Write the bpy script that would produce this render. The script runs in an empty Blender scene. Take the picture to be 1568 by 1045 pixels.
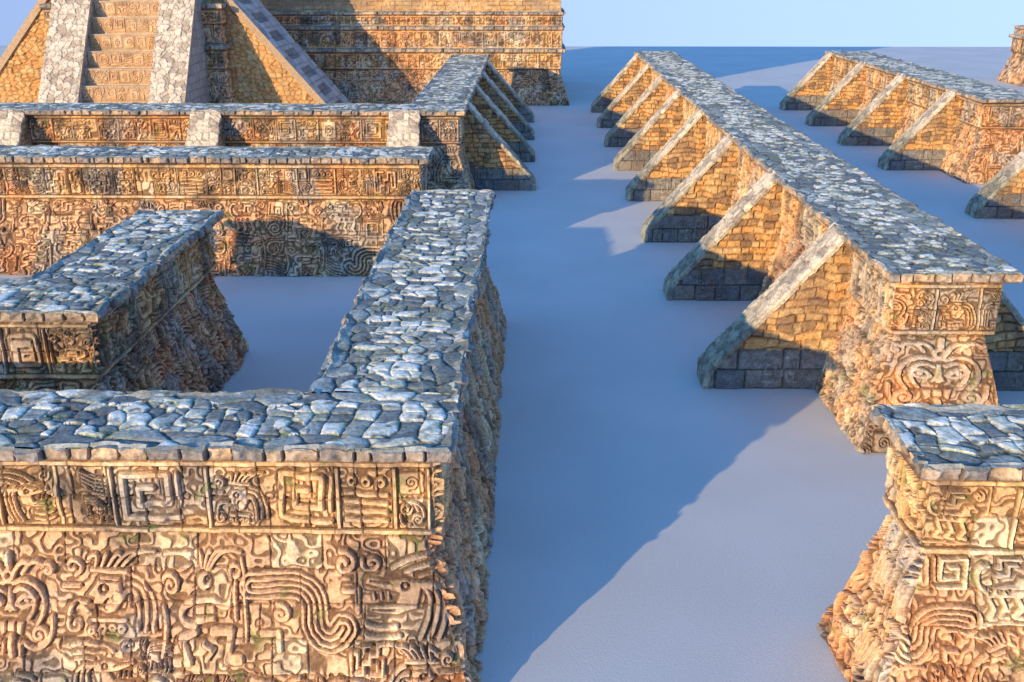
import bpy, math, numpy as np, time
from mathutils import Vector
T0=time.time()
# ------------------------------------------------------------------ noise helpers
def hsh(i,j,s):
    v=np.sin(i*127.1+j*311.7+s*74.7)*43758.5453
    return v-np.floor(v)
def vnoise(x,y,sc,seed):
    x=x/sc; y=y/sc
    xi=np.floor(x); yi=np.floor(y); fx=x-xi; fy=y-yi
    fx=fx*fx*(3-2*fx); fy=fy*fy*(3-2*fy)
    a=hsh(xi,yi,seed); b=hsh(xi+1,yi,seed); c=hsh(xi,yi+1,seed); d=hsh(xi+1,yi+1,seed)
    return (a*(1-fx)+b*fx)*(1-fy)+(c*(1-fx)+d*fx)*fy
def fbm(x,y,sc,seed,o=3):
    r=0;a=.5;t=0
    for k in range(o):
        r=r+a*vnoise(x,y,sc,seed+k*13); t+=a; a*=.5; sc*=.5
    return r/t
def ss(a,b,x):
    t=np.clip((x-a)/(b-a),0,1); return t*t*(3-2*t)
def bricks(s,t,rh,w,seed,warp=.0):
    if warp:
        s0,t0=s,t
        t=t0+(vnoise(s0,t0,rh*2.2,seed+3)-.5)*warp*rh*2
        s=s0+(vnoise(s0,t0,rh*1.7,seed+5)-.5)*warp*rh*1.5
    r=np.floor(t/rh); ft=t/rh-r
    ww=w*(.75+.5*hsh(r,r*0+3,seed))
    q=(s+hsh(r,r*0+9,seed)*ww*3)/ww
    k=np.floor(q); f=q-k
    jl=.6*(hsh(k,r,seed+1)-.5)
    k2=np.where(f<jl,k-1,k)
    jr=1+.6*(hsh(k+1,r,seed+1)-.5)
    k2=np.where(f>jr,k+1,k2)
    L=k2+.6*(hsh(k2,r,seed+1)-.5); R=k2+1+.6*(hsh(k2+1,r,seed+1)-.5)
    de=np.minimum(np.minimum(q-L,R-q)*ww,np.minimum(ft,1-ft)*rh)
    return hsh(k2,r,seed+7),de
def voro(x,y,cell,seed,jit=.7):
    x=x/cell;y=y/cell
    xi=np.floor(x);yi=np.floor(y)
    f1=np.full(x.shape,9.);f2=np.full(x.shape,9.);idd=np.zeros(x.shape)
    for a in(-1,0,1):
        for b in(-1,0,1):
            cx=xi+a;cy=yi+b
            px=cx+.5+jit*(hsh(cx,cy,seed)-.5);py=cy+.5+jit*(hsh(cx,cy,seed+2)-.5)
            d=np.hypot(px-x,py-y)
            n=d<f1
            f2=np.where(n,f1,np.minimum(f2,d)); idd=np.where(n,hsh(cx,cy,seed+4),idd); f1=np.where(n,d,f1)
    return idd,(f2-f1)*cell*.5
# ------------------------------------------------------------------ mesh accumulator
NV=[0]
class Acc:
    def __init__(s): s.v=[];s.f=[];s.c=[];s.n=0
    def grid(s,P,C,flip=False):
        a,b=P.shape[:2]
        s.v.append(P.reshape(-1,3)); s.c.append(C.reshape(-1,3))
        i=np.arange(a*b).reshape(a,b)+s.n
        q=np.stack([i[:-1,:-1],i[1:,:-1],i[1:,1:],i[:-1,1:]],-1).reshape(-1,4)
        if flip:q=q[:,::-1]
        s.f.append(q); s.n+=a*b
    def mesh(s,name,mat):
        V=np.concatenate(s.v).astype(np.float32);F=np.concatenate(s.f).astype(np.int32);C=np.concatenate(s.c)
        NV[0]+=len(V)
        lum=(C@np.array([.35,.5,.15]))[:,None]
        C=lum+(C-lum)*.98
        me=bpy.data.meshes.new(name)
        me.vertices.add(len(V));me.vertices.foreach_set('co',V.ravel())
        me.loops.add(F.size);me.loops.foreach_set('vertex_index',np.ascontiguousarray(F).ravel())
        me.polygons.add(len(F));me.polygons.foreach_set('loop_start',np.arange(0,F.size,4,dtype=np.int32))
        try: me.polygons.foreach_set('loop_total',np.full(len(F),4,dtype=np.int32))
        except Exception: pass
        me.update(calc_edges=True)
        at=me.color_attributes.new('Col','FLOAT_COLOR','POINT')
        c4=np.ones((len(V),4),dtype=np.float32);c4[:,:3]=np.clip(C,0.01,.95)
        at.data.foreach_set('color',c4.ravel())
        me.polygons.foreach_set('use_smooth',np.zeros(len(F),dtype=bool))
        me.materials.append(mat)
        return me
def obj(name,me,parent=None,loc=None,rot=0):
    o=bpy.data.objects.new(name,me);bpy.context.scene.collection.objects.link(o)
    if parent:o.parent=parent
    if loc:o.location=loc
    if rot:o.rotation_euler[2]=rot
    return o
# ------------------------------------------------------------------ carving motifs
pi=math.pi
A_=lambda *p:np.array(p,dtype=float)
def arc(cx,cy,r,a0,a1,n=10,ry=None):
    a=np.linspace(a0*pi,a1*pi,n);return np.stack([cx+r*np.cos(a),cy+(ry or r)*np.sin(a)],-1)
def spiral(cx,cy,r,turns,a0=0,n=16,sg=1):
    u=np.linspace(0,1,n);a=a0*pi+sg*turns*2*pi*u;rr=r*(.12+.88*u)
    return np.stack([cx+rr*np.cos(a),cy+rr*np.sin(a)],-1)
def curve(*p,n=9):
    p=np.array(p,float);t=np.linspace(0,1,n)[:,None]
    if len(p)==3:return (1-t)**2*p[0]+2*t*(1-t)*p[1]+t*t*p[2]
    return (1-t)**3*p[0]+3*t*(1-t)**2*p[1]+3*t*t*(1-t)*p[2]+t**3*p[3]
W=.05
def motif(k,rg):
    s=[]
    S=lambda p,w=W:s.append(('s',p,w)); F=lambda p,w=0:s.append(('f',p,w)); G=lambda p,w=.025:s.append(('c',p,w)); Nn=lambda p,n=2:s.append(('n',p,n))
    if k=='mask':
        F(A_([-.04,.18],[.04,.18],[.05,.02],[.09,-.06],[.06,-.1],[-.06,-.1],[-.09,-.06],[-.05,.02]))
        F(A_([-.16,-.15],[.16,-.15],[.12,-.33],[.05,-.27],[-.05,-.27],[-.12,-.33]))
        for e in(-1,1):
            S(curve((e*.08,.02),(e*.2,-.04),(e*.28,.08)),.024);S(curve((e*.08,.02),(e*.17,.15),(e*.28,.08)),.024);S(A_([e*.18,.055],[e*.19,.055]),.03)
            S(curve((e*.06,.14),(e*.22,.26),(e*.36,.06),(e*.2,-.12)),.024)
            S(curve((e*.05,.22),(e*.28,.36),(e*.5,.06),(e*.3,-.16)),.024)
            S(spiral(e*.31,-.27,.1,1.5,.5,14,-e),.024)
            S(curve((e*.13,-.36),(e*.3,-.5),(e*.48,-.36),(e*.46,-.1)),.024)
            S(curve((e*.05,.3),(e*.12,.47),(e*.24,.42)),.024);S(curve((e*.16,.33),(e*.26,.5),(e*.38,.4)),.024);S(spiral(e*.43,.36,.07,1.2,.5,10,e),.022)
            S(A_([e*.09,-.36],[e*.1,-.46]),.022)
            G(A_([e*.035,-.075],[e*.04,-.075]),.018);G(A_([e*.05,-.16],[e*.05,-.26]),.014)
        S(arc(0,.3,.05,0,2,8),.022);S(A_([0,.38],[0,.49]),.03);S(curve((0,-.3),(.03,-.4),(0,-.48)),.035);S(A_([-.1,.235],[.1,.235]),.02)
    elif k=='head':
        F(A_([-.14,.18],[.08,.2],[.14,.1],[.24,-.03],[.16,-.06],[.18,-.12],[.12,-.16],[.14,-.22],[.02,-.27],[-.08,-.24],[-.16,-.1]))
        G(arc(.04,.04,.045,0,2,8),.018);G(A_([.05,-.15],[.16,-.14]),.018);S(arc(-.09,-.04,.06,0,2,9),.022);G(curve((-.02,-.06),(.06,-.1),(.03,-.2)),.014);G(A_([-.12,.12],[.1,.14]),.014)
        S(A_([-.2,.24],[.16,.26]),.026)
        for i in range(5):
            S(curve((-.16+.07*i,.3),(-.3+.09*i,.5),(-.49+.17*i,.45-.015*i)),.02)
        for i in range(3):S(curve((-.22+.04*i,.18-.1*i),(-.5+.08*i,.1),(-.47+.09*i,-.42)),.024)
        S(A_([-.16,-.33],[.2,-.33]),.024)
        for x in(-.12,-.02,.08,.18):S(arc(x,-.42,.032,0,2,7),.018)
        S(spiral(.36,.3,.1,1.2,1),.022);S(curve((.22,-.1),(.4,-.06),(.42,-.24)),.022);S(spiral(.36,-.36,.09,1.1,0),.022);S(A_([.3,.08],[.46,.08]),.02)
    elif k=='figure':
        F(arc(.02,.22,.095,0,2,12));G(arc(.05,.24,.024,0,2,7),.013);G(A_([.05,.16],[.11,.16]),.013)
        F(A_([-.1,.1],[.12,.1],[.15,-.14],[-.12,-.16]));G(A_([-.08,.03],[.1,.03]),.014);G(A_([-.1,-.06],[.12,-.06]),.014)
        S(curve((-.12,.06),(-.34,.0),(-.3,-.16),(-.1,-.14)),.034);S(curve((.12,.06),(.3,-.06),(.34,.14)),.032)
        S(A_([-.1,-.2],[-.26,-.26],[-.18,-.46],[-.34,-.46]),.038);S(A_([.1,-.2],[.3,-.2],[.24,-.46],[.4,-.46]),.038)
        for i in range(6):S(curve((-.06+.03*i,.33),(-.12+.06*i,.5),(-.42+.17*i,.46)),.018)
        S(spiral(-.36,.2,.1,1.4),.022);S(arc(.36,.3,.055,0,2,9),.02);S(A_([.36,.2],[.36,-.1]),.02);S(curve((-.46,.0),(-.4,-.2),(-.48,-.4)),.024)
        S(A_([-.0,-.3],[.1,-.36],[.02,-.44]),.022);S(curve((.44,.4),(.5,.1),(.46,-.3)),.02)
    elif k=='serpent':
        F(A_([-.2,.12],[0,.2],[.2,.14],[.42,.2],[.46,.1],[.22,.02],[.08,-.0],[.12,-.1],[.42,-.14],[.4,-.22],[.1,-.24],[-.14,-.16]))
        G(arc(.0,.1,.04,0,2,8),.018);G(A_([.15,.1],[.38,.14]),.014);G(A_([.12,-.17],[.36,-.18]),.014)
        for x in(.2,.28,.36):S(A_([x,.0],[x-.01,-.06]),.016)
        S(spiral(.36,.36,.11,1.3,1.5),.024)
        for i in range(3):S(curve((-.2+.06*i,.14),(-.5+.08*i,.16),(-.48+.09*i,-.2),(-.36+.1*i,-.46)),.026)
        S(curve((.1,-.34),(.3,-.4),(.46,-.3)),.024);S(curve((.06,-.44),(.3,-.5),(.46,-.42)),.024);S(curve((-.44,.46),(-.1,.5),(.14,.3)),.024);S(curve((-.44,.36),(-.2,.38),(-.0,.27)),.022);S(curve((-.44,.27),(-.3,.28),(-.16,.22)),.02)
    elif k=='nestU':
        Nn(np.vstack([[[-.1,.42]],arc(0,.1,.1,1,2,9),[[.1,.42]]]),2);S(A_([-.45,-.4],[-.3,-.4],[-.3,-.28]),.03);S(A_([.45,-.4],[.3,-.4],[.3,-.28]),.03);S(spiral(0,-.38,.1,1.3),.024)
    elif k=='nestL':
        Nn(np.vstack([[[-.5,.14]],[[-.12,.14]],arc(-.12,-.06,.2,.5,0,6),[[.08,-.2]],arc(.22,-.2,.14,1,1.9,6)]),2);S(spiral(.36,.36,.11,1.3),.024);S(A_([-.42,-.3],[-.26,-.3],[-.26,-.45]),.03);S(A_([.36,.1],[.48,.1],[.48,-.1]),.025);S(spiral(-.24,-.12,.09,1.3),.024)
    elif k=='jaguar':
        F(A_([-.3,.06],[.1,.1],[.14,.2],[.3,.22],[.42,.12],[.4,.02],[.26,.0],[.2,-.1],[-.28,-.1]))
        G(arc(.28,.12,.026,0,2,7),.016);G(A_([.3,.05],[.4,.06]),.014)
        for x in(-.24,-.06,.14):S(A_([x,-.1],[x+.06,-.24],[x-.02,-.36],[x+.1,-.38]),.032)
        S(curve((-.3,.04),(-.5,.1),(-.46,.42),(-.3,.36)),.03)
        for x in(-.2,-.08,.04):G(arc(x,0,.03,0,2,7),.013)
        S(A_([-.2,.22],[-.04,.22],[-.04,.36],[.1,.36]),.026);S(A_([-.45,-.46],[.45,-.46]),.02);S(spiral(.34,.38,.09,1.2),.02);S(A_([-.2,.32],[-.14,.32],[-.14,.45],[.16,.45]),.022)
    elif k=='block':
        F(A_([-.42,-.34],[-.34,-.42],[.34,-.42],[.42,-.34],[.42,.34],[.34,.42],[-.34,.42],[-.42,.34]))
        q=rg.integers(0,4)
        if q==0:G(arc(0,.05,.2,0,2,10),.03);G(A_([-.25,-.28],[.25,-.28]),.025);G(A_([0,.05],[.01,.05]),.035);G(A_([-.3,.32],[.3,.32]),.02)
        elif q==1:G(A_([-.28,.28],[.28,.28],[.28,-.28],[-.15,-.28],[-.15,.05],[.1,.05]),.03);G(A_([.0,-.12],[.1,-.12]),.025)
        elif q==2:
            for x in(-.24,-.08,.08,.24):G(A_([x,-.3],[x,.08]),.025);G(A_([x,.27],[x+.01,.27]),.04)
        else:G(spiral(0,0,.3,1.8),.028)
    elif k=='scroll':
        S(spiral(-.05,.02,.34,1.9,0,20),.05);S(curve((.3,.02),(.5,.2),(.36,.46)),.045);S(A_([-.45,-.45],[.1,-.46]),.04);S(curve((-.48,.1),(-.46,.44),(-.1,.46)),.04)
    elif k=='scroll2':
        S(spiral(-.2,.2,.2,1.5,1,14),.04);S(spiral(.22,-.18,.22,1.5,0,14),.04);S(curve((-.4,.1),(-.4,-.4),(.1,-.45)),.04);S(curve((.1,.45),(.45,.45),(.42,.05)),.04);S(A_([-.2,-.1],[-.1,-.3]),.04)
    elif k=='fret':
        S(A_([-.46,-.4],[.4,-.4],[.4,.4],[-.3,.4],[-.3,-.15],[.16,-.15],[.16,.16],[-.06,.16]),.05);S(A_([-.46,-.2],[-.46,.44]),.035)
    elif k=='step':
        S(A_([-.5,-.42],[-.3,-.42],[-.3,-.15],[-.1,-.15],[-.1,.1],[.1,.1],[.1,.4],[.45,.4],[.45,-.2],[.28,-.2],[.28,.2]),.05);S(A_([-.45,.0],[-.45,.42],[-.12,.42]),.045);S(A_([-.1,-.4],[.1,-.4],[.1,-.2]),.045);S(A_([-.28,.08],[-.28,.26]),.04)
    elif k=='feather':
        for x0 in(-.45,-.3,-.15,0,.14):S(np.stack([x0+.3*np.linspace(0,1,7)**2,np.linspace(-.45,.45,7)],-1),.04)
    elif k=='bars':
        for y in(-.4,-.24,-.08,.08):S(A_([-.42,y],[.42,y]),.04)
        for x in(-.3,0,.3):S(arc(x,.32,.075,0,2,8),.032)
    elif k=='eye':
        S(arc(0,0,.32,0,2,14),.05);S(arc(0,0,.16,0,2,10),.045);S(A_([0,0],[.01,0]),.06);S(curve((-.48,-.3),(-.4,-.48),(.0,-.48)),.04);S(curve((.48,.3),(.4,.48),(.1,.48)),.04)
    elif k=='hook':
        S(np.vstack([[[-.48,-.32]],arc(.08,0,.32,-.5,.9,10),[[-.14,-.06]]]),.05);S(arc(.08,.02,.08,0,2,7),.03);S(A_([-.48,.42],[-.24,.42],[-.34,.1]),.045);S(A_([-.46,-.46],[.3,-.46]),.035)
    elif k=='ustack':
        for r,w in((.42,.04),(.27,.04),(.12,.04)):S(np.vstack([[[-r,.48]],arc(0,.0,r,1,2,9),[[r,.48]]]),w)
    return s
FIG=['mask','head','figure','serpent','nestL','jaguar','head','figure','serpent','head','figure','nestU']
SML=['block','block','block','scroll','scroll2','fret','step','feather','bars','eye','hook','ustack','head','serpent']
FRZ=['fret','step','head','head','jaguar','serpent','block','figure','mask','bars','figure','head']
def segd(xs,ys,p):
    d=np.full(xs.shape,9.)
    for a,b in zip(p[:-1],p[1:]):
        ab=b-a;l2=ab@ab+1e-9
        t=np.clip(((xs-a[0])*ab[0]+(ys-a[1])*ab[1])/l2,0,1)
        d=np.minimum(d,(xs-a[0]-t*ab[0])**2+(ys-a[1]-t*ab[1])**2)
    return np.sqrt(d)
def inside(xs,ys,p):
    r=np.zeros(xs.shape,bool);q=np.roll(p,-1,0)
    for a,b in zip(p,q):
        if a[1]==b[1]:continue
        c=((a[1]>ys)!=(b[1]>ys))&(xs<(b[0]-a[0])*(ys-a[1])/(b[1]-a[1])+a[0])
        r^=c
    return r
def put(R,D,S,Tt,tv,L,cx,cy,sx,sy,k,rg,rot=True,pitch=.1,flip=None,tilt=1.):
    reach=max(sx,sy)*.62+(.12 if 'nest' in k else 0)
    mi=np.where((tv>cy-reach)&(tv<cy+reach))[0]
    if len(mi)<2:return
    j0,j1=mi[0],mi[-1]+1
    nu=R.shape[0]
    i0=max(0,int((cx-reach-.35)/L*nu));i1=min(nu,int((cx+reach+.35)/L*nu)+1)
    if i1-i0<2:return
    xs=(S[i0:i1,j0:j1]-cx)/sx;ys=(Tt[i0:i1,j0:j1]-cy)/sy
    if (rg.random()<.5) if flip is None else flip:xs=-xs
    if rot:
        r=rg.integers(0,4)
        if r==1:xs,ys=ys,-xs
        elif r==2:ys=-ys
        elif r==3:xs,ys=-ys,xs
    a=rg.normal()*.05*tilt;xs,ys=xs+a*ys,ys-a*xs
    q=int(rg.integers(999))
    xs,ys=xs+(vnoise(xs,ys,.3,q)-.5)*.06*tilt,ys+(vnoise(xs,ys,.3,q+5)-.5)*.06*tilt
    r=R[i0:i1,j0:j1].copy();dd=D[i0:i1,j0:j1].copy();sz=(sx+sy)/2
    ly=0*r
    for ty,p,w in motif(k,rg):
        d=segd(xs,ys,np.vstack([p,p[:1]]) if ty=='f' else p)
        if ty=='s': ly=np.maximum(ly,1-ss(.6*w,1.25*w,d));dd=np.minimum(dd,np.maximum(0,d-1.1*w)*sz)
        elif ty=='f':
            ins=inside(xs,ys,p);ly=np.maximum(ly,np.where(ins,.72*ss(0,.035,d),0));dd=np.minimum(dd,np.where(ins,0,d*sz))
        elif ty=='c': ly=ly-.7*(1-ss(.5*w,1.3*w,d))*(ly>.3)
        else:
            b=ss(-.45,.3,np.cos(2*pi*d*sz/pitch))*(d*sz<(w+.5)*pitch);ly=np.maximum(ly,b*.9);dd=np.minimum(dd,np.maximum(0,d*sz-(w+.4)*pitch))
    R[i0:i1,j0:j1]=np.maximum(r,ly);D[i0:i1,j0:j1]=dd
def lerp(a,b,t):
    return a*(1-t[...,None])+b*t[...,None]
def C(*c):return np.array(c,dtype=float)
PW=[(.25,-.02,''),(-.42,2.48,'B'),(-.27,2.53,'U'),(-.27,3.68,'F'),(-.02,3.76,'U'),(0,3.92,'L'),(-.06,3.97,'K'),(-.22,3.90,'K')]
def face(acc,p0,d,n,L,res,m0,m1,prof,seed,cell=.55,pitch=.1,manual=(),boost=1.):
    rg=np.random.default_rng(seed)
    O=[prof[0][0]];Z=[prof[0][1]];K=[prof[1][2]];tv=[0.]
    reg=[]
    for (o0,z0,_),(o1,z1,k) in zip(prof[:-1],prof[1:]):
        l=math.hypot(o1-o0,z1-z0);rr=res if k in 'BFM' else max(res,l/5)
        m=max(2 if k in'UK' else 3,int(l/rr))
        reg.append((k,tv[-1],tv[-1]+l))
        for q in range(1,m+1):
            f=q/m;O.append(o0+(o1-o0)*f);Z.append(z0+(z1-z0)*f);K.append(k)
            tv.append(reg[-1][1]+l*f)
    O=np.array(O);Z=np.array(Z);tv=np.array(tv);K=np.array(K)
    nu=max(4,int(L/res))+1
    U=np.linspace(0,1,nu)
    s0=-O*m0;s1=L+O*m1
    S=s0[None]*(1-U[:,None])+s1[None]*U[:,None]
    Tt=np.repeat(tv[None],nu,0)
    D=np.full(S.shape,.6);R=np.zeros(S.shape);Q=np.ones(S.shape)
    H=np.zeros(S.shape);col=np.zeros(S.shape+(3,))
    carve=res<.2
    for (k,a,b) in reg:
        J=np.where((tv>=a-1e-6)&(tv<=b+1e-6)&(K==k))[0]
        if len(J)==0:continue
        j0,j1=J[0],J[-1]+1
        l=b-a
        if k=='B' and carve:
            for (mx,my,sx,sy,mk,fl) in manual:
                put(R,D,S,Tt,tv,L,mx,a+my,sx,sy,mk,rg,False,pitch,fl,.3)
                if mk=='mask': Q=np.where((np.abs(S-mx)<sx*.5)&(np.abs(Tt-a-my)<sy*.5),.3,Q)
            rows=max(1,int(round(l/cell)));ch=l/rows;cols=int(L/cell)+1
            used=set()
            for c in range(-1,cols+1):
                for r in range(rows):
                    if (c,r) in used:continue
                    cx=(c+.5)*cell+rg.uniform(-.06,.06)*cell;cy=a+(r+.5)*ch
                    if any(abs(cx-mx)<sx*.5+cell*.2 and abs(cy-a-my)<sy*.5+ch*.2 for mx,my,sx,sy,_,_ in manual):continue
                    big=r<rows-1 and (c,r+1) not in used and rg.random()<.6
                    if big and any(abs(cx+cell*.5-mx)<sx*.5+cell*.8 and abs(cy+ch*.5-a-my)<sy*.5+ch*.8 for mx,my,sx,sy,_,_ in manual):big=False
                    if big:
                        used.update({(c+1,r),(c,r+1),(c+1,r+1)})
                        put(R,D,S,Tt,tv,L,cx+cell*.5,cy+ch*.5,cell*1.98,ch*1.95,FIG[rg.integers(len(FIG))],rg,False,pitch)
                    else:
                        put(R,D,S,Tt,tv,L,cx,cy,cell*.98,ch*.95,SML[rg.integers(len(SML))],rg,True,pitch)
        if k=='F' and carve:
            x=-.3;hh=l-.26;cy=(a+b)/2
            while x<L+.3:
                q=rg.random()
                if q<.55:
                    w=hh*rg.uniform(.85,1.15);put(R,D,S,Tt,tv,L,x+w/2,cy,w*.86,hh*.93,FRZ[rg.integers(len(FRZ))],rg,False,pitch,None,.5)
                elif q<.94:
                    w=hh*.52
                    for e in(-1,1):put(R,D,S,Tt,tv,L,x+w/2,cy+e*hh*.25,w*.86,hh*.45,SML[rg.integers(len(SML))],rg,True,pitch,None,.4)
                else: w=hh*rg.uniform(.3,.6)
                x+=w
                if rg.random()<.7:
                    fr=(np.abs(S-x)<.022)&(Tt>a+.1)&(Tt<b-.1)&((K==k)[None]);R=np.where(fr,.85,R);D=np.where(np.abs(S-x)<.05,0,D)
        s=S[:,j0:j1];t=Tt[:,j0:j1];dd=D[:,j0:j1];rr_=R[:,j0:j1];qq=Q[:,j0:j1]
        n1=fbm(s,t,.5,seed+1);n2=fbm(s,t,1.7,seed+5);n3=fbm(s,t,.16,seed+9,2);n4=fbm(s,t,1.1,seed+31);n5=fbm(s,t*.6,.8,seed+41)
        if k in 'BF':
            amp=(.10 if k=='B' else .08)*boost
            psc=pitch/.1
            qn=vnoise(s,t,.15*psc,seed+91)*1.9+vnoise(s,t,.36*psc,seed+93)*2.4
            sq=ss(-.7,.2,np.cos(2*pi*qn))
            g0=rr_
            rr_=np.maximum(rr_,.34*sq*ss(.015,.04,dd)*qq)
            er=ss(.22,.52,n1*.5+n2*.5)
            er=np.maximum(er,1-qq)
            wl=.75 if k=='B' else .55
            idd,de=bricks(s,t-a,l/round(l/.5) if k=='B' else l/2,wl,seed+20,.08)
            joint=(1-ss(.0,.022,de))*ss(.3,.5,fbm(s,t,.4,seed+71,2)+.12)*np.where(qq<1,.4,1)
            edge=np.minimum(t-a,b-t)
            ch_=ss(.66,.74,fbm(s,t,.45,seed+95))*np.where(qq<1,.3,1)
            h=amp*rr_*(.5+.5*er)*(1-.6*ch_)+(idd-.5)*.025+(n1-.5)*.07*boost+(n3-.5)*.03-joint*.035-ch_*.025
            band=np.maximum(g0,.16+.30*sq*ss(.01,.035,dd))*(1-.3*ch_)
            if k=='F':
                bar=(edge<.10)&(edge>.03);h=np.where(bar,amp*.7+(idd-.5)*.03+(n3-.5)*.05+(n1-.5)*.06,h);h=np.where((edge>=.10)&(edge<.125),-.01,h);band=np.where(bar,.8,band);band=np.where((edge>=.10)&(edge<.125),0,band)
            base=lerp(C(.72,.455,.25) if k=='B' else C(.74,.475,.225),C(.82,.64,.40),ss(.55,.95,idd))
            base=lerp(base,C(.76,.34,.14),ss(.46,.68,n2)*.5)
            base=lerp(base,C(.44,.42,.37),ss(.52,.68,n4)*.7)
            base=lerp(base,C(.17,.14,.12),ss(.57,.71,n5)*.65)
            base=base*(.70+.60*n3)[...,None]
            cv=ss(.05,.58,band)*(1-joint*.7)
            base=base*lerp(C(.27,.215,.18),C(1.12,1.12,1.12),cv)  # occlusion shade and dirt painted into the colour: carved recesses darkened
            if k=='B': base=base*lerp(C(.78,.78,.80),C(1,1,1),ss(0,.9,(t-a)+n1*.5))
            mz=((fbm(s,t,.35,seed+60)>.76))[...,None]
            base=np.where(mz,base*.6+C(.06,.09,.02),base)
            h=h*ss(0,.04,edge)
        elif k=='L':
            idd,de=bricks(s,t*0+.5,1.,.38,seed+22)
            joint=1-ss(.0,.03,de)
            h=(idd-.5)*.13-joint*.09*(n1)*2+(n3-.5)*.13+(n1-.5)*.16
            base=lerp(C(.68,.50,.32),C(.32,.29,.26),ss(.3,.7,idd*.5+n5*.5))*(.5+.8*n3)[...,None]*(1-.6*joint)[...,None]
        elif k=='K':
            idd,de=bricks(s,t*0+.5,1.,.38,seed+22)
            h=(idd-.5)*.13+(n1-.5)*.16
            base=lerp(C(.46,.48,.42),C(.20,.23,.22),ss(.3,.7,idd))*(.5+.85*n3)[...,None]
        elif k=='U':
            h=np.zeros(s.shape);base=np.ones(s.shape+(3,))*C(.24,.14,.08)  # undersides of ledges: their shade painted as a flat dark tone
        else:
            idd,de=bricks(s,t,.3,.5,seed+23,.15)
            joint=1-ss(0,.03,de)
            h=(idd-.5)*.05-joint*.03+(n3-.5)*.03
            base=lerp(C(.70,.40,.15),C(.68,.48,.25),idd)*(.6+.65*n3)[...,None]*(1-.5*joint)[...,None]
            base=lerp(base,C(.28,.20,.14),ss(.55,.75,n2)*.6)
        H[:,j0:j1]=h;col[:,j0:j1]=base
    fade=np.ones(S.shape)
    if m0>0:fade=np.minimum(fade,ss(0,.05,S-s0[None]))
    if m1>0:fade=np.minimum(fade,ss(0,.05,s1[None]-S))
    H=H*fade
    P=np.zeros(S.shape+(3,))
    off=O[None]+H
    P[...,0]=p0[0]+d[0]*S+n[0]*off
    P[...,1]=p0[1]+d[1]*S+n[1]*off
    P[...,2]=Z[None]
    kk=np.isin(K,['K','L'])
    P[...,2]+=np.where(kk[None],(fbm(S,S*0,.4,seed+77)-.5)*.10*fade,0)
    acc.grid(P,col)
def top(acc,x0,x1,y0,y1,z,res,seed,alongy):
    nx=max(4,int((x1-x0)/res))+1;ny=max(4,int((y1-y0)/res))+1
    X,Y=np.meshgrid(np.linspace(x0,x1,nx),np.linspace(y0,y1,ny),indexing='ij')
    if alongy: s,t,w=Y,X-x0,x1-x0
    else: s,t,w=X,Y-y0,y1-y0
    wx=(fbm(X,Y,.45,seed+2,2)-.5)*.26;wy=(fbm(X,Y,.45,seed+4,2)-.5)*.26
    i1,d1=voro((s+wx)*.66,t+wy,.38,seed,.9)
    i2,d2=bricks(t+wy*.9+.13,s+wx*.8,.31,.42,seed+50,.32)
    i3,d3=voro(s+wx,(t+wy)*.8,.28,seed+52,.9)
    mixm=fbm(X,Y,.9,seed+33)>.47
    i2=np.where(mixm,i2,i3);d2=np.where(mixm,d2,d3)
    q=np.abs(t/w-.5)+(vnoise(s,t,.6,seed+8)-.5)*.2
    cen=q<.27
    idd=np.where(cen,i2,i1);de=np.where(cen,d2,d1)
    n3=fbm(X,Y,.16,seed+9,2);n2=fbm(X,Y,1.1,seed+11);n6=fbm(X,Y,.06,seed+15,2);n7=fbm(X,Y,.5,seed+19)
    joint=1-ss(.0,.030,de+(n6-.5)*.03)
    pale=ss(.52,.64,idd*.62+n2*.38+np.where(cen,.06,-.09))
    h=-joint*.024+ss(0,.09,de)*.012+(idd-.5)*.016+pale*.010+(n3-.5)*.016
    c=lerp(C(.20,.235,.235),C(.80,.83,.70),pale*ss(.18,.42,n3))
    c=lerp(c,C(.40,.45,.42),ss(.3,.5,idd)*(1-pale)*.8)
    c=lerp(c,C(.27,.29,.18),ss(.52,.7,n7)*.45)
    c=c*(.35+.80*n3+.6*n6)[...,None]*(1-.65*joint)[...,None]
    mz=(fbm(X,Y,.3,seed+60)>.75)[...,None]
    c=np.where(mz,c*.6+C(.05,.09,.02),c)
    P=np.stack([X,Y,z+h],-1)
    acc.grid(P,c)
def polywall(acc,pts,prof,ress,seed,cell=.55,pitch=.1,conc=(),manual={},boost={}):
    N=len(pts)
    for i in range(N):
        a=np.array(pts[i],float);b=np.array(pts[(i+1)%N],float)
        d=b-a;L=float(np.hypot(*d));d=d/L;n=(d[1],-d[0])
        if ress[i] is None: continue
        face(acc,a,d,n,L,ress[i],-1 if i in conc else 1,-1 if (i+1)%N in conc else 1,prof,seed+i*101,cell,pitch,manual.get(i,()),boost.get(i,1.))
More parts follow.
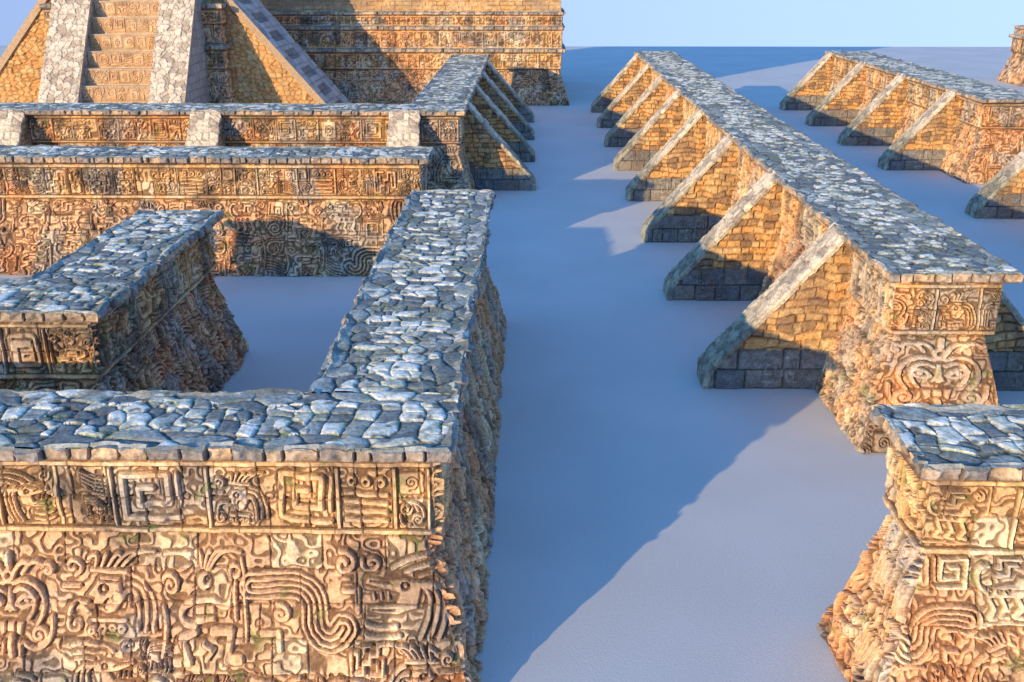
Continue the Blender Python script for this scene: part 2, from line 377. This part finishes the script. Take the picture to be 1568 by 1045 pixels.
# ------------------------------------------------------------------ buttress mesh
def buttress(name,mat,seed,T=1.05,res=.04,Lx=3.0,zt=3.93):
    acc=Acc()
    def ztop(x): return np.where(x<2.82,zt-(x+.05)*(zt-.62)/2.87,.62-(x-2.82)*(.6/.18)*.9)
    nx=int(3.35/res);nz=int(4/res)
    for side in(0,1):
        x=np.linspace(-.42,2.95,nx);v=np.linspace(0,1,nz)
        X,V=np.meshgrid(x,v,indexing='ij')
        Zt=np.maximum(ztop(X)-.06,.02);Zt=np.where(X<-.05,zt-.1,Zt)
        Z=Zt*V
        idd,de=bricks(X,Z,.215,.36,seed+side*9,.42)
        i2,d2=bricks(X,Z,.52,.75,seed+40+side,.05)
        low=Z<1.04
        joint=np.where(low,1-ss(0,.03,d2),1-ss(.0,.034,de))
        n3=fbm(X,Z,.15,seed+3,2);n2=fbm(X,Z,1.,seed+6)
        R=np.zeros(X.shape);rg=np.random.default_rng(seed+side)
        for q in range(5):
            if rg.random()<.75:
                xs=(X-.45-q*.52)/.42;ys=(Z-.52)/.8
                kk=SML[rg.integers(len(SML))];ly=0*X
                for ty,p,w in motif(kk,rg):
                    if ty=='s':ly=np.maximum(ly,1-ss(.45*w,1.15*w,segd(xs,ys,p)))
                R=np.maximum(R,ly)
        R=R*low
        h=np.where(low,(i2-.5)*.05+.02+R*.04,(idd-.5)*.07)-joint*.055+(n3-.5)*.05
        cm=lerp(C(.74,.385,.135),C(.74,.51,.24),idd)
        cm=lerp(cm,C(.36,.22,.12),ss(.6,.9,hsh(np.floor(idd*977),np.floor(idd*331),3)))
        cl=lerp(C(.42,.38,.32),C(.24,.25,.26),i2)*(.75+.35*R)[...,None]  # carving: crevice shade painted in, recesses darker than raised lines
        c=np.where(low[...,None],cl,cm)*(.55+.75*n3)[...,None]
        c=c*(1-joint*np.where(low,.5,.5))[...,None]
        c=lerp(c,C(.24,.17,.12),ss(.53,.75,n2)*.5)
        Yv=np.where(side==0,-h,T+h)
        acc.grid(np.stack([X,Yv+0*X,Z],-1),c,flip=(side==1))
    path=np.array([[-.25,zt-.03],[-.06,zt+.03],[2.84,.66],[3.02,.42],[3.06,-.02]])
    seg=np.hypot(*np.diff(path,axis=0).T);cum=np.r_[0,np.cumsum(seg)]
    u=np.linspace(0,cum[-1],int(cum[-1]/res))
    px=np.interp(u,cum,path[:,0]);pz=np.interp(u,cum,path[:,1])
    tx=np.gradient(px);tz=np.gradient(pz);l=np.hypot(tx,tz);nxx=np.abs(tz/l);nzz=np.abs(tx/l)
    prof=np.array([[.12,-.14],[-.03,-.12],[-.05,-.02],[-.03,.02]]+[[a,.03] for a in np.linspace(0.02,T-.02,18)]+[[T+.03,.02],[T+.05,-.02],[T+.03,-.12],[T-.12,-.14]])
    Uu=np.repeat(u[:,None],len(prof),1);Yy=np.repeat(prof[None,:,0],len(u),0);Hh=np.repeat(prof[None,:,1],len(u),0)
    wv=(fbm(Uu,Yy,.3,seed+5,2)-.5)*.18
    idd,de=voro(Yy+wv,(Uu+wv)*.9,.3,seed+70,.8)
    joint=1-ss(0,.03,de)
    n3=fbm(Uu,Yy,.15,seed+71,2);nn=fbm(Uu,Yy,.3,seed+75,2)
    hh=Hh+(idd-.5)*.03-joint*.03+(n3-.5)*.035
    yy=Yy+np.sign(Yy-T/2)*((nn-.5)*.14)*(np.abs(Yy-T/2)>T/2-.03)
    P=np.stack([px[:,None]+nxx[:,None]*hh,yy,pz[:,None]+nzz[:,None]*hh],-1)
    c=lerp(C(.50,.43,.33),C(.84,.73,.54),ss(.2,.6,idd))*(.6+.7*n3)[...,None]*(1-.4*joint)[...,None]
    c=lerp(c,c*C(.55,.62,.62),ss(2.6,3.6,Uu))  # lower end of the cap: bluish shade painted into the stone colour
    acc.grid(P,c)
    return acc.mesh(name,mat)
# ------------------------------------------------------------------ materials
def stone_mat():
    m=bpy.data.materials.new('weathered_stone');m.use_nodes=True
    nt=m.node_tree;N=nt.nodes;Lk=nt.links
    b=N['Principled BSDF'];b.inputs['Roughness'].default_value=.82
    b.inputs['Specular IOR Level'].default_value=.3
    at=N.new('ShaderNodeAttribute');at.attribute_name='Col'
    tc=N.new('ShaderNodeNewGeometry')
    n1=N.new('ShaderNodeTexNoise');n1.inputs['Scale'].default_value=16;n1.inputs['Detail'].default_value=3;n1.inputs['Roughness'].default_value=.7
    Lk.new(tc.outputs['Position'],n1.inputs['Vector'])
    r1=N.new('ShaderNodeMapRange');r1.inputs[1].default_value=.3;r1.inputs[2].default_value=.7;r1.inputs[3].default_value=.64;r1.inputs[4].default_value=1.38
    Lk.new(n1.outputs[0],r1.inputs[0])
    vm=N.new('ShaderNodeVectorMath');vm.operation='SCALE'
    Lk.new(at.outputs['Color'],vm.inputs[0]);Lk.new(r1.outputs[0],vm.inputs['Scale'])
    Lk.new(vm.outputs[0],b.inputs['Base Color'])
    bp=N.new('ShaderNodeBump');bp.inputs['Strength'].default_value=.55;bp.inputs['Distance'].default_value=.03
    Lk.new(n1.outputs[0],bp.inputs['Height']);Lk.new(bp.outputs[0],b.inputs['Normal'])
    return m
def ground_mat():
    m=bpy.data.materials.new('pale_plaster_ground');m.use_nodes=True
    nt=m.node_tree;N=nt.nodes;Lk=nt.links
    b=N['Principled BSDF'];b.inputs['Roughness'].default_value=.9;b.inputs['Specular IOR Level'].default_value=.15
    tc=N.new('ShaderNodeNewGeometry')
    n1=N.new('ShaderNodeTexNoise');n1.inputs['Scale'].default_value=24;n1.inputs['Detail'].default_value=3;n1.inputs['Roughness'].default_value=.8
    n2=N.new('ShaderNodeTexNoise');n2.inputs['Scale'].default_value=.25;n2.inputs['Detail'].default_value=3
    for n in(n1,n2):Lk.new(tc.outputs['Position'],n.inputs['Vector'])
    ad=N.new('ShaderNodeMath');ad.operation='ADD';Lk.new(n1.outputs[0],ad.inputs[0]);Lk.new(n2.outputs[0],ad.inputs[1])
    cr=N.new('ShaderNodeMapRange');cr.inputs[1].default_value=.6;cr.inputs[2].default_value=1.4;cr.inputs[3].default_value=.88;cr.inputs[4].default_value=1.12
    Lk.new(ad.outputs[0],cr.inputs[0])
    vm=N.new('ShaderNodeVectorMath');vm.operation='SCALE';vm.inputs[0].default_value=(.67,.70,.70)
    Lk.new(cr.outputs[0],vm.inputs['Scale']);Lk.new(vm.outputs[0],b.inputs['Base Color'])
    bp=N.new('ShaderNodeBump');bp.inputs['Strength'].default_value=.4;bp.inputs['Distance'].default_value=.015
    Lk.new(n1.outputs[0],bp.inputs['Height']);Lk.new(bp.outputs[0],b.inputs['Normal'])
    return m
MS=stone_mat();MG=ground_mat()
# ------------------------------------------------------------------ ground
me=bpy.data.meshes.new('ground')
me.from_pydata([(-160,-60,0),(220,-60,0),(220,135,0),(-160,135,0)],[],[(0,1,2,3)]);me.materials.append(MG)
obj('ground',me)
ZT=3.94
# ------------------------------------------------------------------ enclosure wall (foreground left, L-shaped)
a=Acc()
man=[(11.9,1.6,1.5,1.6,'nestL',False),(10.45,1.5,1.25,1.7,'figure',False),(13.3,1.7,1.3,1.3,'serpent',True),(9.1,1.7,1.35,1.3,'head',True),(7.7,1.5,1.3,1.5,'mask',True)]
polywall(a,[(-15,12.4),(-1,12.4),(-1,29),(-3.3,29),(-3.3,14.35),(-15,14.35)],PW,[.0125,.022,.06,.08,.08,.15],11,.5,.085,conc=(4,),manual={0:man},boost={1:1.5})
top(a,-15,-1.02,12.42,14.35,ZT,.018,5,False);top(a,-3.28,-1.02,14.35,28.98,ZT,.022,9,True)
obj('carved_enclosure_wall',a.mesh('carved_enclosure_wall',MS))
a=Acc()
polywall(a,[(-22,18),(-7.88,18),(-7.88,26.4),(-10.1,26.4),(-10.1,20.2),(-13.9,20.2),(-13.9,26.4),(-16.2,26.4),(-16.2,20.2),(-22,20.2)],PW,[.022,.025,.1,.15,.15,.1,.15,.2,.2,.2],311,.52,.095,conc=(4,5,8),boost={1:1.3})
top(a,-22,-7.9,18.02,20.2,ZT,.03,15,False);top(a,-10.08,-7.9,20.2,26.38,ZT,.025,19,True);top(a,-16.18,-13.92,20.2,26.38,ZT,.06,21,True)
obj('carved_enclosure_wall',a.mesh('carved_enclosure_wall',MS))
a=Acc()
polywall(a,[(-26,34),(-3.3,34),(-3.3,36.2),(-26,36.2)],PW,[.03,.06,.2,.2],611,.66,.125)
top(a,-26,-3.32,34.02,36.18,ZT,.05,25,False)
obj('carved_stone_wall',a.mesh('carved_stone_wall',MS))
print('t',time.time()-T0)
BM=[buttress('buttress_%d'%i,MS,500+i*37) for i in range(3)]
BN=buttress('buttress_wide',MS,900,T=1.24)
def butt_row(par,xlip,ys,sign,T=1.05):
    for i,y in enumerate(ys):
        m=BM[(i+(0 if sign<0 else 1))%3]
        if sign>0: obj('buttress_%d'%(i+1),m,par,(xlip,y,0),0)
        else: obj('buttress_%d'%(i+1),m,par,(xlip,y+T,0),pi)
a=Acc()
polywall(a,[(-40,45.3),(-2.76,45.3),(-2.76,74),(-5.35,74),(-5.35,47.8),(-40,47.8)],PW,[.05,.06,.2,.2,.2,.25],911,.78,.16,conc=(4,))
top(a,-40,-2.78,45.32,47.8,ZT,.07,35,False);top(a,-5.33,-2.78,47.8,73.98,ZT,.07,39,True)
w=obj('buttressed_stone_wall',a.mesh('buttressed_stone_wall',MS))
butt_row(w,-2.76,[47.9,55.2,62.4,69.6],1)
for i,x in enumerate([-5.35,-13.9,-22.4,-30.9]):
    obj('front_buttress_%d'%(i+1),BN,w,(x-.62,45.3,0),-pi/2)
a=Acc()
polywall(a,[(7.42,20.8),(10.18,20.8),(10.18,77),(7.42,77)],PW,[.018,.2,.2,.045],1211,.52,.105,manual={0:[(1.38,1.7,2.3,1.65,'mask',False)]},boost={0:1.15})
top(a,7.44,10.16,20.82,76.98,ZT,.045,45,True)
w=obj('buttressed_stone_wall',a.mesh('buttressed_stone_wall',MS))
ysr=[24.1+7.19*i for i in range(8)]
butt_row(w,7.42,ysr,-1);butt_row(w,10.18,ysr,1)
a=Acc()
polywall(a,[(21.1,50),(24.1,50),(24.1,77.6),(21.1,77.6)],PW,[.05,.25,.25,.07],1511,.78,.16)
top(a,21.12,24.08,50.02,77.58,ZT,.08,55,True)
w=obj('buttressed_stone_wall',a.mesh('buttressed_stone_wall',MS))
butt_row(w,21.1,[53.2,60.7,68.3,75.9],-1);butt_row(w,24.1,[53.2,60.7,68.3,75.9],1)
a=Acc()
polywall(a,[(21.5,30),(24.4,30),(24.4,45.2),(21.5,45.2)],PW,[.15,.25,.2,.1],1711,.82,.16)
top(a,21.52,24.38,30.02,45.18,ZT,.1,57,True)
w=obj('buttressed_stone_wall',a.mesh('buttressed_stone_wall',MS))
butt_row(w,21.5,[35.2,42.6],-1)
a=Acc()
polywall(a,[(5.0,12.0),(13,12.0),(13,14.05),(5.0,14.05)],PW,[.0135,.2,.1,.015],2011,.5,.085,boost={3:1.2})
top(a,5.02,12.98,12.02,14.03,ZT,.018,65,False)
obj('carved_stone_wall',a.mesh('carved_stone_wall',MS))
print('t walls',time.time()-T0)
# ------------------------------------------------------------------ temple
PT=[(.45,-.02,''),(-.35,2.48,'B'),(-.2,2.53,'U'),(-.2,3.66,'F'),(.05,3.73,'U'),(.05,3.95,'L'),(-.15,4.0,'K'),
    (-.15,5.25,'F'),(.0,5.3,'U'),(.0,5.5,'L'),(-.15,5.55,'K'),(-.15,6.3,'F'),(.0,6.35,'U'),(.0,6.5,'L'),(-.25,6.55,'K'),(-.3,8.2,'M'),
    (-.1,8.3,'U'),(-.1,8.55,'L'),(-.3,8.6,'K'),(-.3,10.4,'F'),(-.1,10.5,'U'),(-.1,10.8,'L'),(-.5,10.85,'K'),(-.5,15,'M'),(-.2,15.1,'U'),(-.2,15.5,'L'),(-.6,15.55,'K')]
a=Acc()
polywall(a,[(-22,78.6),(2.5,78.6),(2.5,95),(-22,95)],PT,[.07,.2,.5,.4],2311,.85,.19)
top(a,-21.5,2.0,79.1,94.5,15.5,.25,75,False)
obj('stone_temple',a.mesh('stone_temple',MS))
PE=[(.35,-.02,''),(-.4,2.48,'B'),(-.25,2.53,'U'),(-.25,3.66,'F'),(.0,3.73,'U'),(.0,3.95,'L'),(-.3,4.0,'K'),(-.3,4.5,'F'),(-.2,4.7,'L'),(-.5,4.75,'K')]
a=Acc()
polywall(a,[(42.0,89.5),(58,89.5),(58,96),(42.0,96)],PE,[.15,.3,.4,.15],2611,.9,.2)
top(a,42.4,57.6,89.9,95.6,4.65,.25,85,False)
obj('stone_platform',a.mesh('stone_platform',MS))
# ------------------------------------------------------------------ stepped pyramid with stair
a=Acc()
HT=11.5
YF=69.5;YB=75.5
xl=lambda z:-37.5+z/1.18
xr=lambda z:-12.53-z/1.157
nx,nz=340,160
U,V=np.meshgrid(np.linspace(0,1,nx),np.linspace(0,1,nz),indexing='ij')
Z=V*HT;X=xl(Z)*(1-U)+xr(Z)*U
for yy,sg,st in((YF,-1,1),(YB,1,4)):
    u_=X[::st,::st];z_=Z[::st,::st]
    idd,de=voro(u_*.8,z_*1.2,.34,71,.8);joint=1-ss(0,.05,de);n3=fbm(u_,z_,.3,72,2);n2=fbm(u_,z_,2.,73)
    h=(idd-.5)*.08-joint*.05+(n3-.5)*.06
    c=lerp(C(.74,.37,.12),C(.70,.46,.20),idd)*(.6+.65*n3)[...,None]*(1-.4*joint)[...,None]
    c=lerp(c,C(.25,.17,.11),ss(.52,.72,n2)*.5)
    a.grid(np.stack([u_,yy+sg*h,z_],-1),c,flip=sg>0)
for xf,sg in((xr,1),(xl,-1)):
    Yg,Zg=np.meshgrid(np.linspace(YF-.15,YB+.1,60),np.linspace(0,HT,160),indexing='ij')
    q=np.mod(Zg,1.15)/1.15
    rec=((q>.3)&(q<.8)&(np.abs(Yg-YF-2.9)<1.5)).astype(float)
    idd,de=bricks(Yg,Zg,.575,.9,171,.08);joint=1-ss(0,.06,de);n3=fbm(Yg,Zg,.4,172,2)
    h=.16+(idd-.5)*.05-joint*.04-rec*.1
    c=lerp(C(.38,.46,.48),C(.52,.60,.60),idd)*(.65+.6*n3)[...,None]*(1-.4*joint)[...,None]*(1-.5*rec)[...,None]  # side slopes: blue of skylit shade painted into the stone colour
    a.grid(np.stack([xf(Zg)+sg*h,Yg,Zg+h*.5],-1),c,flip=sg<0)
    zz=np.linspace(0,HT,60)
    P=np.stack([np.stack([xf(zz)+sg*.2,zz*0+YF-.16,zz+.08],-1),np.stack([xf(zz)-sg*.18,zz*0+YF-.16,zz-.12],-1)],0)
    a.grid(P,np.ones((2,60,3))*C(.50,.36,.22),flip=sg>0)
    P=np.stack([np.stack([xf(zz)-sg*.18,zz*0+YF-.16,zz-.12],-1),np.stack([xf(zz)-sg*.18,zz*0+YF+.05,zz-.12],-1)],0)
    a.grid(P,np.ones((2,60,3))*C(.4,.3,.2))
top(a,xl(HT)-.1,xr(HT)+.1,YF-.2,YB+.1,HT+.05,.25,95,False)
PC=[(.35,-.02,''),(-.05,3.4,'B'),(.0,3.5,'U'),(.0,4.6,'F'),(.2,4.7,'U'),(.2,4.95,'L'),(0,5.,'K'),(-.1,6.2,'B'),(0,6.25,'U'),(.0,7.1,'F'),(0.2,7.2,'U'),(.2,7.45,'L'),(-.2,7.5,'K')]
polywall(a,[(-21.0,68.5),(-19.5,68.5),(-19.5,69.9),(-21.0,69.9)],PC,[.07,.09,None,None],2911,.85,.19)
top(a,-20.9,-19.6,68.6,69.9,7.44,.2,97,False)
polywall(a,[(-30.6,68.5),(-29.5,68.5),(-29.5,69.9),(-30.6,69.9)],PC,[.07,None,None,.12],2951,.85,.19)
top(a,-30.5,-29.6,68.6,69.9,7.44,.2,98,False)
X0,X1=-27.1,-22.75
prof=[];z=0;y=62.75
n=12
for i in range(n):
    prof+=[(y,z),(y,z+.96)];z+=.96;y+=.70
prof.append((74,z))
pts=[];ks=[]
for (y0,z0),(y1,z1) in zip(prof[:-1],prof[1:]):
    l=math.hypot(y1-y0,z1-z0);m=max(2,int(min(l,1.5)/.05))
    for q in range(m): f=q/m;pts.append((y0+(y1-y0)*f,z0+(z1-z0)*f));ks.append(1 if y1==y0 and 0.0<f else 0)
pts=np.array(pts);ks=np.array(ks)
xs=np.linspace(X0,X1,90)
XX=np.repeat(xs[:,None],len(pts),1);TT=np.repeat((pts[:,1]*1.)[None],90,0)
R=np.zeros(XX.shape);D=np.full(XX.shape,.3);rg=np.random.default_rng(4)
for i in range(8):
    for c in range(6):
        put(R,D,XX-X0,TT,pts[:,1],X1-X0,(c+.5)*.72,i*.96+.5,.66,.8,SML[rg.integers(len(SML))],rg,False)
band=R*ks[None]
n3=fbm(XX,TT,.3,82,2);idd,de=bricks(XX,TT,.96,.9,83)
c=lerp(C(.72,.45,.23),C(.76,.52,.30),idd)*(.7+.6*n3)[...,None]*(.66+.4*np.where(ks[None]==1,band,1))[...,None]  # riser carving: crevice shade painted into the recesses
c=np.where((ks==0)[None,:,None],C(.74,.60,.42)*(.7+.5*n3)[...,None],c)
a.grid(np.stack([XX,pts[None,:,0]-band*.06+0*XX,pts[None,:,1]+0*XX],-1),c)
for (bx0,bx1) in((-29.45,-27.05),(-22.8,-20.6)):
    path=np.array([[62.1,-.02],[62.1,.5],[70.0,11.75],[74,11.9]])
    seg=np.hypot(*np.diff(path,axis=0).T);cum=np.r_[0,np.cumsum(seg)]
    u=np.linspace(0,cum[-1],260);py=np.interp(u,cum,path[:,0]);pz=np.interp(u,cum,path[:,1])
    pr=np.array([(bx0,-.3)]+[(xx,0) for xx in np.linspace(bx0,bx1,44)]+[(bx1,-.3)])
    UU=np.repeat(u[:,None],len(pr),1);XX=np.repeat(pr[None,:,0],len(u),0)
    wv=(fbm(XX,UU,.5,41,2)-.5)*.35
    idd,de=voro(XX+wv,UU*1.1+wv,.40,int(180-bx0),.8);joint=1-ss(0,.04,de);n3=fbm(XX,UU,.25,88,2)
    h=(idd-.5)*.06-joint*.04
    depth=pr[:,1][None]
    c=lerp(C(.58,.49,.37),C(.86,.76,.59),ss(.1,.6,idd))*(.58+.6*n3)[...,None]*(1-.33*joint)[...,None]
    c=np.where((depth<-.1)[...,None],c*C(.8,.6,.45),c)
    P=np.stack([XX,py[:,None]-h*(depth>-.1),np.maximum(pz[:,None]+h*.5*(depth>-.1)+depth,-.02)],-1)
    a.grid(P,c)
    for bx,fl in((bx0+.02,True),(bx1-.02,False)):
        zz=np.linspace(0,1,80);Yc=np.linspace(62.12,74,120)
        tz=np.interp(Yc,[62.1,70.0,74],[.5,11.75,11.9])-.1
        YY,VV=np.meshgrid(Yc,zz,indexing='ij');ZZ=VV*tz[:,None]
        idd,de=bricks(YY,ZZ,.5,.7,190,.15);joint=1-ss(0,.05,de)
        c=lerp(C(.36,.32,.27),C(.46,.42,.36),idd)*(1-.5*joint)[...,None]
        a.grid(np.stack([bx+0*YY+(idd-.5)*.06*(1 if not fl else -1),YY,ZZ],-1),c,flip=not fl)
obj('stepped_pyramid',a.mesh('stepped_pyramid',MS))
print('t all',time.time()-T0,'verts',NV[0])
# ------------------------------------------------------------------ light
EL=12.3;AZ=37.3
e=math.radians(EL);z=math.radians(AZ)
d=Vector((math.sin(z)*math.cos(e),math.cos(z)*math.cos(e),-math.sin(e)))
sl=bpy.data.lights.new('sun','SUN');sl.energy=5.0;sl.angle=math.radians(.5);sl.color=(1,.69,.33)
so=bpy.data.objects.new('sun',sl);bpy.context.scene.collection.objects.link(so);so.rotation_euler=d.to_track_quat('-Z','Y').to_euler();so.location=(-20,-30,30)
w=bpy.data.worlds.new('World');bpy.context.scene.world=w;w.use_nodes=True
nt=w.node_tree;N=nt.nodes;Lk=nt.links
sky=N.new('ShaderNodeTexSky');sky.sky_type='NISHITA';sky.sun_disc=False;sky.sun_elevation=e;sky.sun_rotation=math.radians(180+AZ)
sky.dust_density=.3;sky.ozone_density=1.5
tc=N.new('ShaderNodeTexCoord');sp=N.new('ShaderNodeSeparateXYZ');cb=N.new('ShaderNodeCombineXYZ');mx=N.new('ShaderNodeMath');mx.operation='MAXIMUM';mx.inputs[1].default_value=.0
ma=N.new('ShaderNodeMath');ma.operation='MULTIPLY_ADD';ma.inputs[1].default_value=.5;ma.inputs[2].default_value=.16
Lk.new(tc.outputs['Generated'],sp.inputs[0]);Lk.new(sp.outputs[0],cb.inputs[0]);Lk.new(sp.outputs[1],cb.inputs[1]);Lk.new(sp.outputs[2],mx.inputs[0]);Lk.new(mx.outputs[0],ma.inputs[0]);Lk.new(ma.outputs[0],cb.inputs[2])
nm=N.new('ShaderNodeVectorMath');nm.operation='NORMALIZE';Lk.new(cb.outputs[0],nm.inputs[0]);Lk.new(nm.outputs[0],sky.inputs['Vector'])
tn=N.new('ShaderNodeMix');tn.data_type='RGBA';tn.clamp_result=False
ci=[i for i in tn.inputs if i.type=='RGBA']
ci[0].default_value=(1.02,.98,1.40,1);ci[1].default_value=(.86,1.48,2.15,1)
rz=N.new('ShaderNodeMapRange');rz.inputs[1].default_value=.05;rz.inputs[2].default_value=.5;Lk.new(mx.outputs[0],rz.inputs[0])
Lk.new(rz.outputs[0],tn.inputs[0])
ti=N.new('ShaderNodeVectorMath');ti.operation='MULTIPLY'
co=[o for o in tn.outputs if o.type=='RGBA'][0]
Lk.new(co,ti.inputs[1])
Lk.new(sky.outputs[0],ti.inputs[0])
Lk.new(ti.outputs[0],N['Background'].inputs['Color']);N['Background'].inputs['Strength'].default_value=.15
# ------------------------------------------------------------------ camera
cd=bpy.data.cameras.new('camera');cam=bpy.data.objects.new('camera',cd);bpy.context.scene.collection.objects.link(cam)
cam.location=(0,0,10);cam.rotation_euler=(math.radians(90-19.99),0,math.radians(.942))
cd.sensor_width=36;cd.lens=36*1600/1568;cd.clip_end=2000;cd.clip_start=.1
sc=bpy.context.scene;sc.camera=cam
sc.view_settings.view_transform='Standard';sc.view_settings.look='None';sc.view_settings.exposure=0
